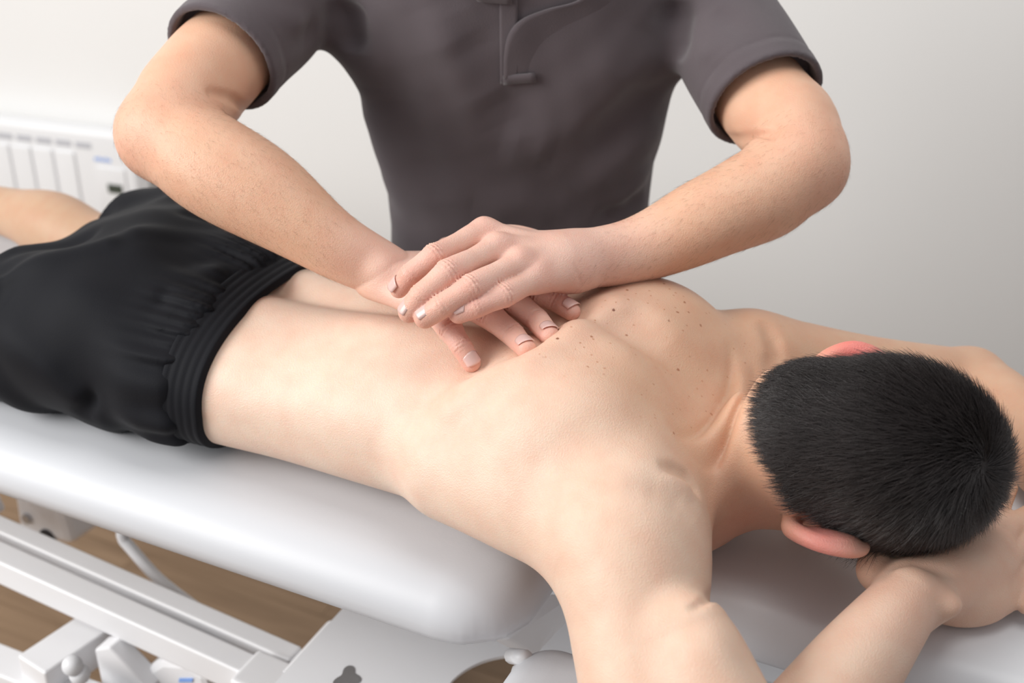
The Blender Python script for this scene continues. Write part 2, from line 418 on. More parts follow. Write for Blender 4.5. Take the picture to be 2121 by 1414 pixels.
# neck and trapezius
cl.add(chain([(0.20, 0, 0.088), (0.265, -0.002, 0.072), hd(-0.055, 0, 0.012)], [0.066, 0.058, 0.056], n=4), 0.035)
for s in (-1, 1):
    cl.add(chain([(0.268, s*0.035, 0.078), (0.228 if s < 0 else 0.245, s*0.10, 0.118), (0.222 if s < 0 else 0.24, s*0.155, 0.118)], [0.036, 0.036, 0.036], n=4), 0.035)
    cl.add(ell((0.135, s*0.105, 0.145), (0.085, 0.062, 0.062)), 0.05)                       # shoulder blade
    cl.add(chain([(0.03, s*0.142, 0.085), (0.14, s*0.162, 0.085), (0.245, s*0.178, 0.085)], [0.040, 0.046, 0.050], n=3), 0.05)   # lat and teres
cl.add(chain(NARM, NARM_R, n=9), 0.05)
cl.add(ell((0.366, -0.282, -0.010), (0.064, 0.056, 0.058)), 0.02)
cl.add(chain([UY(1425, 1315, -0.250), UY(1455, 1390, -0.268), UY(1495, 1480, -0.288)], [0.036, 0.043, 0.046], n=3), 0.018)
cl.add(chain(NFORE, NFORE_R, n=9), 0.012)
cl.add(chain(FARM, FARM_R, n=9), 0.025)
cl.add(chain([ELF, (0.51, 0.29, 0.035), WRF], [0.043, 0.045, 0.03], n=4), 0.015)
# head
cl.add(ell(hd(0.042, 0, 0.012), (0.106, 0.078, 0.098), HA), 0.03)
cl.add(ell(hd(-0.028, 0, 0.022), (0.060, 0.066, 0.066), HA), 0.03)
cl.add(ell(hd(0.0, 0, -0.03), (0.085, 0.066, 0.075), HA), 0.03)
cl.add(ell(hd(-0.055, 0, -0.055), (0.05, 0.052, 0.045), HA), 0.03)
cl.add(chain([hd(0.012, 0, -0.10), hd(-0.022, 0, -0.122)], [0.010, 0.014]), 0.012)
for s in (-1, 1):                                                                           # ears
    rim = [hd(-0.034, s*0.076, -0.004), hd(-0.030, s*0.092, 0.012), hd(-0.004, s*0.106, 0.022), hd(0.024, s*0.104, 0.014), hd(0.034, s*0.090, -0.004), hd(0.022, s*0.077, -0.014)]
    cl.add(chain(rim, [0.0095, 0.0088, 0.0072, 0.0068, 0.0062, 0.005], n=4), 0.004)
    cl.add(ell(hd(0.0, s*0.090, 0.009), (0.030, 0.0055, 0.021), np.array([e1, (e2*s*0.83-e3*0.55), (e2*s*0.55+e3*0.83)])), 0.006)
# near hand
hn_x = hn_k[1]-UZ(1830, 1180, 0.04); hn_x /= np.linalg.norm(hn_x); hn_z = hn_up-hn_x*(hn_up@hn_x); hn_z /= np.linalg.norm(hn_z); hn_y = np.cross(hn_z, hn_x)
palm = [chain([WRN+np.array([0.0, 0.012, -0.006]), k], [0.026, 0.0155], flat=(hn_up, 0.75)) for k in hn_k]
cl.add(union(palm, 0.02), 0.008)
cl.add(ell(UZ(1948, 1192, 0.030), (0.066, 0.042, 0.022), np.array([hn_x, hn_y, hn_z])), 0.012)
cl.add(ell(UZ(2010, 1250, 0.014), (0.040, 0.022, 0.020), np.array([hn_x, hn_y, hn_z])), 0.015)
cl.add(ell(UZ(1962, 1250, 0.052), (0.013, 0.012, 0.010)), 0.016)
cl.add(chain([UZ(1880, 1165, 0.035), UZ(1822, 1180, 0.042), UZ(1850, 1150, 0.045), UZ(1920, 1125, 0.045)], [0.024, 0.022, 0.016, 0.012], n=3), 0.012)
hn_f = [[hn_k[0], UZ(2112, 1204, 0.018), UZ(2165, 1196, 0.012), UZ(2210, 1190, 0.01)], [hn_k[1], UZ(2120, 1140, 0.034), UZ(2190, 1120, 0.018), UZ(2230, 1110, 0.012)],
        [hn_k[2], UZ(2085, 1102, 0.046), UZ(2112, 1078, 0.034), UZ(2135, 1060, 0.02)], [hn_k[3], UZ(2050, 1085, 0.048), UZ(2070, 1050, 0.04), UZ(2090, 1010, 0.03)]]
for f in hn_f: cl.add(chain(f, [0.0128, 0.0120, 0.0108, 0.009], n=3), 0.006)
# far hand under the near one
fk = [(0.585, 0.075, 0.022), (0.572, 0.060, 0.018), (0.556, 0.052, 0.016), (0.545, 0.05, 0.016)]
cl.add(union([chain([WRF, k], [0.027, 0.015]) for k in fk], 0.02), 0.012)
for k, t in zip(fk, [(0.585, 0.02, 0.012), (0.570, 0.0, 0.012), (0.552, -0.005, 0.012), (0.535, 0.0, 0.012)]):
    cl.add(chain([k, (np.array(k)*0.45+np.array(t)*0.55)+np.array([0, 0, 0.008]), t], [0.012, 0.011, 0.009], n=3), 0.006)
press = np.array([cl.hit(*p) for p in ((980, 758), (1094, 722), (1141, 696), (1190, 648))], np.float32)     # where the therapist's fingers press
def on(*pts): return [cl.hit(*p) for p in pts]
ridge = on((940, 838), (995, 798), (1088, 756), (1162, 708), (1216, 660), (1270, 640))
hollow = on((1040, 700), (1100, 650), (1150, 615)); palmspot = cl.hit(960, 640)
NEARFOLD = on((1360, 962), (1385, 969), (1408, 975), (1426, 986), (1438, 1004), (1446, 1030))
NEARROLL = on((1350, 985), (1390, 992), (1418, 1010), (1436, 1040))
DELTFOLD = on((1290, 1003), (1340, 1004), (1385, 1020), (1415, 1045), (1440, 1080))
FARFOLD = on((1572, 665), (1600, 700), (1608, 735), (1585, 770))
ARMFOLD = on((1420, 1264), (1438, 1257), (1455, 1249), (1468, 1240), (1478, 1231))
ARMROLL = on((1480, 1320), (1500, 1300))
WRFOLD = on((1826, 1205), (1847, 1176), (1883, 1165), (1935, 1178), (1985, 1196), (2030, 1208))
FURROW = on((1300, 660), (1370, 720), (1440, 790))
print('press', press[:, 2])
def cl_disp(P):
    x, y, z = P.T
    top = np.clip((z-0.09)/0.05, 0, 1)
    bx = np.clip((x+0.34)/0.06, 0, 1)*np.clip((0.235-x)/0.06, 0, 1)
    d = top*bx*(-0.0075*gauss(y, 0.016)+0.0045*gauss(np.abs(y)-0.042, 0.024))
    # pressed-in finger tips and the skin pushed up in front of them
    for t in press:
        q = ((P-t)**2).sum(1); d = d-0.008*np.exp(-q/0.0170**2)
    d = d-0.012*gauss(poly_dist(P, hollow), 0.042)-0.004*gauss(np.sqrt(((P-palmspot.astype(np.float32))**2).sum(1)), 0.05)
    d = d+top*0.0105*gauss(poly_dist(P, ridge), 0.020)
    d = d-0.009*gauss(poly_dist(P, FURROW), 0.028)
    for s in (-1, 1):
        e, _ = seg_dist(P, (0.215, s*0.06, 0.165), (0.235, s*0.155, 0.155)); d = d+0.004*gauss(e, 0.018)
    # nape creases
    nm = np.clip((z-0.03)/0.06, 0, 1)*np.clip((0.095-np.abs(y))/0.05, 0, 1)
    for x0, w, a in ((0.256, 0.0055, 0.0050), (0.2835, 0.0055, 0.0070)):
        xx = x-x0+0.10*(y+0.01)**2/0.05
        d = d-nm*a*gauss(xx, w)+nm*0.0050*gauss(xx-0.014, 0.009)
    d = d-0.0130*groove(P, NEARFOLD, 0.0070)+0.0030*groove(P, NEARROLL, 0.010)-0.0036*groove(P, DELTFOLD, 0.016)
    d = d-0.009*groove(P, FARFOLD, 0.009)
    d = d-0.0050*groove(P, ARMFOLD, 0.0042, 0.0, 1.0)+0.005*gauss(poly_dist(P, ARMROLL), 0.024)-0.0050*groove(P, WRFOLD, 0.006)
    return d
cl.warp(cl_disp)
cv, cf = cl.mesh((-1.46, -0.42, -0.10), (0.70, 0.46, 0.28), 0.0021, smooth=2)
print('client', len(cv), time.time()-T0)
def in_couch_clip(v):                                              # flattened where it lies on the couch
    m = (v[:, 0] < 0.13) & (v[:, 2] < 0.0); v[m, 2] = 0.0; return v
cv = in_couch_clip(cv)
client = link('person', cv, cf, M['skin_c'], loc=ZO)
tag(client, 'shirtless person in black shorts lying face down on the couch, head on folded hands', 'person')
def lerp(c, t, w): return c+(np.asarray(t)-c)*np.clip(w, 0, 1)[:, None]
def hair_mask(v):
    q = (v-EM)@HA.T
    a, b, c = q.T
    line = np.where(a > 0.045, -0.075+(0.09-a)*0.2, np.where(a > 0.0, 0.018-(a/0.045)*0.085, 0.022))
    m = np.clip((c-line)/0.006+0.5, 0, 1)*np.clip((a+0.080-0.030*(np.abs(b)/0.06)**2.5)/0.006, 0, 1)
    sk = np.sqrt(((q-np.array([0.042, 0, 0.012]))**2/np.array([0.106, 0.078, 0.098])**2).sum(1))
    return m*(np.abs(b) < 0.085)*(sk < 1.45)*((sk < 1.10) | (c > 0))*((sk < 1.05) | (a < 0.05))
def client_colour(v):
    x, y, z = v.T
    c = np.tile(np.array([0.78, 0.595, 0.475]), (len(v), 1))
    c = lerp(c, (0.66, 0.405, 0.265), 0.9*np.clip((x-0.02)/0.18, 0, 1)*np.clip((y+0.20)/0.12, 0.35, 1))                     # upper back and neck: tan, deepened with painted-in shading
    c = lerp(c, (0.62, 0.32, 0.235), 0.85*gauss(np.linalg.norm(v-np.array([0.285, -0.045, 0.06]), axis=1), 0.065))  # near side of the neck: redder skin, its shade painted in
    c = lerp(c, (0.76, 0.47, 0.35), 0.45*gauss(poly_dist(v, ridge), 0.05))
    for s in (-1, 1): c = lerp(c, (0.74, 0.17, 0.17), 1.0*gauss(np.linalg.norm(v-hd(0, s*0.102, 0.012), axis=1), 0.034))
    e, _ = seg_dist(v, WRN, hn_k[1]); c = lerp(c, (0.70, 0.47, 0.37), 0.7*gauss(e, 0.09))
    c = lerp(c, (0.50, 0.315, 0.20), 0.9*(x < -0.5))
    hm = hair_mask(v); c = lerp(c, (0.02, 0.014, 0.013), hm)
    fre = np.clip((x-0.02)/0.06, 0, 1)*np.clip((0.275-x)/0.03, 0, 1)*np.clip((z-0.11)/0.04, 0, 1)*np.clip((0.16-np.abs(y-0.03))/0.05, 0, 1)
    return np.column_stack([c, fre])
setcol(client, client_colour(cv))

# hair of the client: short strands flowing out of the whorl on the crown
WH = hd(0.118, 0.018, 0.055)
def strands(name, roots, dirs, ups, length, r0, m, parent, npt=5, curl=0.0, col=None):
    n = len(roots); t = np.linspace(0, 1, npt)
    side = np.cross(dirs, ups); side /= np.maximum(np.linalg.norm(side, axis=1, keepdims=True), 1e-9)
    verts = np.empty((n, npt, 3, 3), np.float32)
    for i, tt in enumerate(t):
        p = roots+dirs*(length*tt)[:, None]+ups*(curl*length*(tt-tt*tt*0.9))[:, None]
        rr = r0*(1-0.85*tt)
        for j, a in enumerate((0, 2.094, 4.189)):
            verts[:, i, j] = p+(side*math.cos(a)+ups*math.sin(a))*rr[:, None] if np.ndim(rr) else p+(side*math.cos(a)+ups*math.sin(a))*rr
    base = (np.arange(n)*npt*3)[:, None, None, None]
    i = np.arange(npt-1)[None, :, None, None]; j = np.arange(3)[None, None, :, None]; jn = (j+1) % 3
    q = np.concatenate([base+i*3+j, base+i*3+jn, base+(i+1)*3+jn, base+(i+1)*3+j], -1).reshape(-1, 4)
    return link(name, verts.reshape(-1, 3), q, m, parent)
cn = normals(cv, cf)
if cn[np.argmax(cv[:, 2]), 2] < 0: cn = -cn
def sample(mask_v, v, F, nrm, n):
    fm = mask_v[F].min(1) > 0.5; Fm = F[fm]
    ar = np.linalg.norm(np.cross(v[Fm[:, 2]]-v[Fm[:, 0]], v[Fm[:, 3]]-v[Fm[:, 1]]), axis=1); k = rng.choice(len(Fm), n, p=ar/ar.sum())
    w = rng.random((n, 2)); f = Fm[k]
    wt = np.stack([(1-w[:, 0])*(1-w[:, 1]), w[:, 0]*(1-w[:, 1]), w[:, 0]*w[:, 1], (1-w[:, 0])*w[:, 1]], 1)[:, :, None]
    p = (v[f]*wt).sum(1); nn = (nrm[f]*wt).sum(1); return p, nn/np.linalg.norm(nn, axis=1, keepdims=True)
hm = hair_mask(cv)
hp, hn = sample(hm, cv, cf, cn, 42000)
rad = hp-WH; rad -= hn*(rad*hn).sum(1, keepdims=True); rl = np.linalg.norm(rad, axis=1, keepdims=True); rad /= np.maximum(rl, 1e-6)
swirl = np.cross(hn, rad)
fall = np.exp(-rl/0.045)
clump = np.sin(hp@np.array([310., 170., 240.]))*np.sin(hp@np.array([-210., 330., 150.]))
dr = rad+swirl*(0.9*fall+0.15*clump[:, None])+rng.normal(0, 0.22, hp.shape)
dr -= hn*(dr*hn).sum(1, keepdims=True); dr /= np.linalg.norm(dr, axis=1, keepdims=True)
loc_a = ((hp-EM)@HA.T)[:, 0]
ln = (0.014+0.019*np.clip((loc_a+0.08)/0.12, 0, 1))*rng.uniform(0.7, 1.2, len(hp))*(1-0.35*fall[:, 0])
lift = 0.30+0.25*np.clip((loc_a-0.02)/0.08, 0, 1)+0.12*clump
dr2 = dr+hn*(lift+rng.normal(0, 0.12, len(hp)))[:, None]*0.65; dr2 /= np.linalg.norm(dr2, axis=1, keepdims=True)
hair = strands('hair', hp-hn*0.001, dr2, hn, ln, 0.00034, M['hair'], client, npt=5, curl=0.32)
tag(hair, 'short black hair with a crown whorl', kind='stuff')
print('hair', time.time()-T0)

# ------------------------------------------------ client's shorts
shorts_empty = None
sh = Field()
HIPS = [(x, cy, cz, a+0.010, b+0.009, d+0.002) for x, cy, cz, a, b, d in TORSO[:4]]+[(-0.295, 0, 0.079, 0.168, 0.099, 0.080)]
sh.add(loft(0, HIPS, n=(2.3, 2.6)), 0)
sh.add(chain([(-0.46, -0.075, 0.084), (-0.62, -0.095, 0.078), (-0.86, -0.12, 0.070), (-0.93, -0.125, 0.068)], [0.088, 0.084, 0.080, 0.080], n=4), 0.04)
FKs = [np.array(FK[0], float), (np.array(FK[0])*0.5+np.array(FK[1])*0.5)+np.array([0, 0, 0.004]), np.array(FK[1])*0.62+np.array(FK[2])*0.38+np.array([0, 0, 0.004])]
sh.add(chain(FKs, [0.092, 0.086, 0.076], n=4), 0.04)
FHn = (FKs[2]-FKs[1])/np.linalg.norm(FKs[2]-FKs[1]); FHc = np.array(FK[1])*0.70+np.array(FK[2])*0.30
sh.sub(lambda P: (-((P-FHc.astype(np.float32))@FHn.astype(np.float32))) , 0.004)
sh.sub(chain([np.array(FK[1])*0.95+np.array(FK[2])*0.05, FHc, np.array(FK[2])], [0.060, 0.066, 0.066]), 0.004)
def sh_disp(P):
    x, y, z = P.T
    ang = np.arctan2(z-0.08, y)
    g = gauss(x+0.315, 0.045)
    d = 0.0038*g*(np.sin(ang*46+6*np.sin(ang*5))*0.6+np.sin(ang*27+2)*0.5)
    u = (x*0.75+y*0.55+z*0.35)
    w = wob(P, 14.0, 3)
    d = d+0.0065*np.sin(u*62+2.2*w)*np.clip((-0.33-x)/0.08, 0, 1)*(0.5+0.5*np.sin(P@np.array([9., 13., 17.], np.float32)))
    d = d+0.004*wob(P, 38.0, 5)
    for a, b, amp, wd_ in (((-0.33, -0.03, 0.18), (-0.46, -0.155, 0.10), 0.012, 0.014), ((-0.35, -0.09, 0.17), (-0.42, -0.17, 0.05), -0.007, 0.012),
                     ((-0.34, 0.06, 0.17), (-0.44, -0.02, 0.20), 0.008, 0.014), ((-0.36, 0.09, 0.18), (-0.43, 0.06, 0.20), -0.006, 0.012),
                     ((-0.46, -0.05, 0.2), (-0.62, -0.16, 0.15), 0.008, 0.015), ((-0.52, -0.01, 0.17), (-0.66, -0.11, 0.17), -0.008, 0.016)):
        e, _ = seg_dist(P, a, b); d = d+amp*gauss(e, wd_)
    return d
sh.warp(sh_disp)
sv, sf = sh.mesh((-0.98, -0.30, -0.02), (-0.26, 0.34, 0.25), 0.003, smooth=2)
sv[sv[:, 2] < 0.002, 2] = 0.002
und = np.nonzero((cv[:, 0] < -0.27) & (cv[:, 0] > -0.95))[0]; uv = sh.val(cv[und], False); und = und[uv < 0.012]
cv2 = cv.copy(); cv2[und] -= cn[und]*(0.012*np.clip((-0.272-cv[und, 0])/0.02, 0, 1))[:, None]
client.data.vertices.foreach_set('co', cv2.ravel()); client.data.update()
shorts = link('shorts', sv, sf, M['shorts'], client); shorts['label'] = 'loose black sports shorts'
# ribbed elastic waistband
TS = catmull(np.array(TORSO), 12)
nt_, ns_ = 260, 27; wv = []
for i in range(ns_):
    s_ = i/(ns_-1); x = -0.312+0.048*s_
    cz, a, b, d = [np.interp(x, TS[:, 0], TS[:, k]) for k in (2, 3, 4, 5)]
    off = 0.0075+0.0016*abs(math.sin(s_*math.pi*5))**0.6-(0.006 if i in (0, ns_-1) else 0)
    for j in range(nt_):
        th = 2*math.pi*j/nt_; c_, s2 = math.cos(th), math.sin(th)
        ee = 2/2.3 if s2 > 0 else 2/2.35
        rib = 0.0006*math.sin(j*2*math.pi/nt_*130)
        y = math.copysign(abs(c_)**ee, c_)*(a+off+rib); z = cz+math.copysign(abs(s2)**ee, s2)*((b if s2 > 0 else d-0.006)+off+rib)
        wv.append((x+0.012*math.cos(th)*0-0.010*max(0, -s2), y, max(z, 0.002)))
wf = [(i*nt_+j, i*nt_+(j+1) % nt_, (i+1)*nt_+(j+1) % nt_, (i+1)*nt_+j) for i in range(ns_-1) for j in range(nt_)]
wb = link('waistband', wv, np.array(wf), M['shorts'], shorts); wb['label'] = 'ribbed elastic waistband'
print('shorts', time.time()-T0)

# ================================================================== THERAPIST
TR = RT.copy(); TF = np.array([math.sin(PSI), -math.cos(PSI), 0])        # his side axis and facing direction
# arms
SR, SL = UD(655, -85, 1.70), UD(1415, -80, 1.70)
ER, EL = UD(352, 278, 1.50), UD(1650, 338, 1.50)
WR_, WL_ = UZ(806, 566, 0.215), UZ(1168, 540, 0.246)
ta = Field()
RUP = [SR, UD(470, 110, 1.58), UD(388, 205, 1.53), ER]; RUP_R = [0.052, 0.056, 0.056, 0.050]
LUP = [SL, UD(1575, 195, 1.58), UD(1640, 270, 1.53), EL]; LUP_R = [0.052, 0.055, 0.054, 0.048]
ta.add(chain(RUP, RUP_R, n=10), 0); ta.add(chain(LUP, LUP_R, n=10), 0.02)
RFO = [ER, UD(430, 335, 1.475), UD(545, 405, 1.46), UD(690, 505, 1.455), WR_]; RFO_R = [0.049, 0.055, 0.050, 0.036, 0.0295]
LFO = [EL, UD(1590, 395, 1.49), UD(1470, 450, 1.47), UD(1310, 520, 1.455), WL_]; LFO_R = [0.047, 0.051, 0.045, 0.035, 0.0290]
ta.add(chain(RFO, RFO_R, n=10), 0.020); ta.add(chain(LFO, LFO_R, n=10), 0.020)
ta.add(ell(UD(318, 280, 1.50), (0.030, 0.030, 0.034)), 0.03); ta.add(ell(UD(1688, 345, 1.50), (0.028, 0.028, 0.034)), 0.03)
# left hand, on top.  joints (photo pixel, height): knuckle, middle joint, end joint, tip
HL = [[(1003, 480, .274), (900, 530, .272), (850, 568, .256), (826, 598, .238)],
      [(1030, 514, .270), (928, 566, .268), (872, 612, .250), (847, 646, .232)],
      [(1076, 547, .262), (976, 596, .260), (914, 634, .245), (880, 657, .232)],
      [(1114, 574, .250), (1044, 612, .250), (986, 636, .243), (950, 649, .236)]]
RAD = [[.0150, .0128, .0136, .0120, .0122, .0104], [.0152, .0132, .0140, .0124, .0124, .0106], [.0148, .0128, .0136, .0120, .0120, .0104], [.0136, .0114, .0122, .0106, .0108, .0096]]
def finger_pts(j):
    p = [np.asarray(q, float) for q in j]; return [p[0], (p[0]+p[1])/2, p[1], (p[1]+p[2])/2, p[2], p[3]]
def hand(F, wrist, J, thumb, upv, wr=0.027, thick=0.80, scale=1.0):
    met = union([chain([wrist+(j[0]-J[1][0])*0.25-(upv*0.002), j[0]-upv*0.001], [wr*0.92, 0.0148*scale], flat=(upv, thick)) for j in J]
                + [ell((wrist*0.45+J[1][0]*0.55)*0.5+(wrist*0.45+J[2][0]*0.55)*0.5-upv*0.008, (0.036, 0.036, 0.018))], 0.016)
    th = chain(thumb[0], thumb[1], n=3)
    fs = [chain(finger_pts(j), np.array(r)*scale) for j, r in zip(J, RAD)]
    tend = [chain([wrist*0.75+j[0]*0.25+upv*0.0135, j[0]+upv*0.0105], [0.0030, 0.0042]) for j in J]
    def f(P):
        m = smin(met(P), th(P), 0.018)
        for t in tend: m = smin(m, t(P), 0.010)
        out = None
        for g in fs:
            d = smin(m, g(P), 0.009); out = d if out is None else np.minimum(out, d)
        return out
    return f
HLJ = [[UZ(*p) for p in f] for f in HL]
upL = np.array([0.05, -0.25, 0.97])
thL = ([WL_+np.array([-0.005, 0.020, -0.008]), UZ(1060, 498, .232), UZ(985, 502, .222), UZ(925, 512, .215)], [0.020, 0.018, 0.0135, 0.0105])
ta.add(hand(ta, WL_, HLJ, thL, upL), 0.018)
# right hand, underneath, finger tips dug into the back
HR = [[(1028, 580, .222), (1112, 606, .218), (1152, 622, .210), (1184, 645, 0)],
      [(990, 596, .224), (1066, 625, .219), (1112, 664, .206), (1138, 694, 0)],
      [(945, 620, .220), (1012, 652, .213), (1062, 692, .201), (1090, 722, 0)],
      [(895, 640, .212), (934, 684, .206), (955, 717, .197), (976, 752, 0)]]
HR = [f[:3]+[(f[3][0], f[3][1], float(cl.hit(f[3][0], f[3][1], warp=True)[2])+0.004)] for f in HR]
print('tips', [f[3] for f in HR])
HRJ = [[UZ(*p) for p in f] for f in HR]
upR = np.array([0.1, -0.15, 0.98])
thR = ([WR_+np.array([0.02, 0.02, -0.004]), UZ(940, 545, .205), UZ(1010, 560, .196), UZ(1060, 580, .19)], [0.020, 0.018, 0.0135, 0.0105])
ta.add(hand(ta, WR_, HRJ, thR, upR, thick=0.72), 0.0)
ta.add(ell(WR_+np.array([0.004, -0.020, 0.012]), (0.016, 0.016, 0.014)), 0.015)
CRL = [ta.hit(1186, 540), ta.hit(1198, 570), ta.hit(1204, 598)]
RCR1 = [ta.hit(*q) for q in ((440, 193), (478, 203), (515, 228))]
LCR1 = [ta.hit(*q) for q in ((1500, 292), (1545, 288), (1600, 278))]
JNT = [(j[1], j[2]) for j in HLJ+HRJ]
def ta_disp(P):
    d = -0.0014*groove(P, CRL, 0.0024)-0.0010*groove(P, [p+np.array([-0.007, -0.002, 0.0005]) for p in CRL], 0.0024)
    d = d-0.006*gauss(poly_dist(P, RCR1), 0.006)-0.006*gauss(poly_dist(P, LCR1), 0.006)
    e = np.min(P, axis=1)*0
    hz = (np.abs(P[:, 0]) < 0.14) & (P[:, 1] < 0.13)
    if hz.any():
        Q = P[hz]; w = np.zeros(len(Q), np.float32)
        for J in HLJ+HRJ:
            for k, amp in ((1, 0.0013), (2, 0.0008)):
                a = J[k]; ax = J[k+1]-J[k-1]; ax = (ax/np.linalg.norm(ax)).astype(np.float32)
                q = Q-a.astype(np.float32); s = q@ax; r = np.sqrt(np.maximum((q*q).sum(1), 0))
                w += -amp*gauss(s, 0.0065)*np.cos(s*1700)*np.clip((0.019-r)/0.004, 0, 1)*(q[:, 2] > -0.002)
        d = d.copy(); d[hz] += w
    return d+0.0010*wob(P, 55, 11)
ta.warp(ta_disp)
av, af = ta.mesh((-0.52, -0.17, 0.12), (0.36, 0.50, 0.45), 0.0015, smooth=2)
print('arms', len(av), time.time()-T0)
# trunk, neck and head (above the frame)
def TP(s, f, z): return TC+TR*s+TF*f+np.array([0, 0, z])
TC = UD(1075, 470, 1.74); TC = np.array([TC[0], TC[1], 0.0])-TF*0.115
FR = (np.array([TR, TF, [0, 0, 1.0]]).astype(np.float32), TC.astype(np.float32))
# stations up his body: z, side centre, forward centre, half width, front, back
BODY = [(-0.28, 0, -0.09, 0.160, 0.09, 0.10), (-0.10, 0, -0.07, 0.165, 0.09, 0.10), (0.05, 0, 0, 0.162, 0.105, 0.11), (0.16, 0, 0.005, 0.162, 0.105, 0.11),
        (0.26, 0, 0.015, 0.178, 0.110, 0.115), (0.36, 0, 0.035, 0.192, 0.115, 0.12), (0.44, 0, 0.055, 0.190, 0.105, 0.12), (0.50, 0, 0.075, 0.165, 0.085, 0.10), (0.54, 0, 0.085, 0.11, 0.06, 0.08)]
tb = Field(); tb.add(loft(2, BODY, frame=FR), 0)
for S_, s in ((SR, -1), (SL, 1)):
    tb.add(ell(S_, (0.065, 0.065, 0.065)), 0.05); tb.add(chain([TP(s*0.06, 0.08, 0.53), S_], [0.045, 0.05]), 0.05)
tb.add(chain([SR, RUP[1]], [0.056, 0.056]), 0.03); tb.add(chain([SL, LUP[1]], [0.056, 0.056]), 0.03)
HC = TP(0, 0.20, 0.735)
tb.add(chain([TP(0, 0.08, 0.50), TP(0, 0.15, 0.63)], [0.062, 0.058]), 0.04)
tl = np.array([TR, TF*0.85-np.array([0, 0, 0.52]), TF*0.52+np.array([0, 0, 0.85])])       # his head looks down at his hands
def th_(a, b, c): return HC+a*tl[0]+b*tl[1]+c*tl[2]
tb.add(ell(th_(0, -0.012, 0.025), (0.076, 0.098, 0.10), tl), 0.04); tb.add(ell(th_(0, 0.03, -0.055), (0.058, 0.066, 0.065), tl), 0.04)
tb.add(chain([th_(0, 0.092, 0.01), th_(0, 0.112, -0.035)], [0.009, 0.015]), 0.012)
tb.add(chain([th_(-0.022, 0.085, -0.068), th_(0, 0.094, -0.068), th_(0.022, 0.085, -0.068)], [0.007, 0.008, 0.007]), 0.006)
for s in (-1, 1):
    tb.add(ell(th_(s*0.080, -0.01, -0.008), (0.008, 0.018, 0.032), tl), 0.008); tb.sub(ell(th_(s*0.032, 0.100, 0.008), (0.016, 0.02, 0.011), tl), 0.012)
tb.warp(lambda P: -0.010*np.clip((0.53-P[:, 2])/0.03, 0, 1))
bv, bf = tb.mesh((-0.62, 0.0, -0.34), (0.36, 0.72, 0.92), 0.006, smooth=2)
vv = np.vstack([av, bv]); ff = np.vstack([af, bf+len(av)])
ther = link('person', vv, ff, M['skin_t'], loc=ZO)
tag(ther, 'standing person in a grey polo shirt pressing both hands on the bare back', 'person')
def ther_colour(v):
    c = np.tile(np.array([0.725, 0.445, 0.305]), (len(v), 1))
    kn = np.array([j[k] for j in HLJ for k in (0, 1, 2, 3)]+[j[k] for j in HRJ for k in (1, 2, 3)])
    hz = np.linalg.norm(v-np.array([0, 0.02, 0.22]), axis=1) < 0.2
    hv = v[hz]; e = np.exp(-(np.linalg.norm(hv[:, None]-kn[None], axis=2)/0.014)**2).sum(1)
    hc = np.tile(np.array([0.755, 0.495, 0.405]), (hz.sum(), 1)); hc = lerp(hc, (0.745, 0.36, 0.30), 0.6*np.clip(e, 0, 1))
    wgt = np.clip((0.2-np.linalg.norm(hv-np.array([0, 0.02, 0.22]), axis=1))/0.09, 0, 1)
    c[hz] = c[hz]+(hc-c[hz])*wgt[:, None]
    for p in (ER, EL, UD(290, 290, 1.5), UD(1705, 350, 1.5)): c = lerp(c, (0.74, 0.40, 0.31), 0.4*gauss(np.linalg.norm(v-p, axis=1), 0.05))
    return np.column_stack([c, np.zeros(len(v))])
setcol(ther, ther_colour(vv))
# finger nails
def nail(tip, prev, up, r, L_, w=1.0):
    ax = tip-prev; ax /= np.linalg.norm(ax); n_ = up-ax*(up@ax); n_ /= np.linalg.norm(n_); s_ = np.cross(ax, n_)
    V_, nu, nv = [], 9, 8
    for i in range(nv):
        t = i/(nv-1); l = -0.0105+t*0.0140
        for j in range(nu):
            q_ = j/(nu-1)*2-1; a = q_*0.95*w
            ll = l-(0.0020*q_**2 if t > 0.5 else 0)*(t-0.5)*2+(0.0028*q_**2*(0.5-t)*2 if t < 0.5 else 0)
            k_ = math.sqrt(max(0.05, 1-(max(0, ll)/(r*1.25))**2))
            rr2 = (r*1.02+0.0006)*k_+0.0004*t
            V_.append(tip+ax*ll+n_*(math.cos(a)*rr2)+s_*(math.sin(a)*rr2))
    F_ = [(i*nu+j, i*nu+j+1, (i+1)*nu+j+1, (i+1)*nu+j) for i in range(nv-1) for j in range(nu-1)]
    o = link('fingernail', V_, F_, M['nail'], ther)
    sm = o.modifiers.new('thickness', 'SOLIDIFY'); sm.thickness = 0.0004; sm.offset = 0
    return o
for J, R_ in zip(HLJ, RAD): nail(J[3], J[2], np.array([-0.50, -0.45, 0.74]), R_[5], 0.0125)
for J, R_, u_ in zip(HRJ, RAD, ((0.55, -0.1, 0.8), (0.45, -0.25, 0.85), (0.40, -0.35, 0.85), (0.35, -0.35, 0.87))):
    nail(J[3], J[2], np.array(u_), R_[5], 0.0125)
for s in (-1, 1):
    e_ = ell; bpy_v = []
    nu = 12; c_ = th_(s*0.032, 0.071, 0.008)
    V_ = [tuple(c_+0.012*np.array([math.cos(a)*math.sin(b), math.sin(a)*math.sin(b), math.cos(b)])) for b in np.linspace(0.01, 3.13, 8) for a in np.linspace(0, 6.283, nu, endpoint=False)]
    F_ = [(i*nu+j, i*nu+(j+1) % nu, (i+1)*nu+(j+1) % nu, (i+1)*nu+j) for i in range(7) for j in range(nu)]
    link('eye', V_, F_, M['eye'], ther)
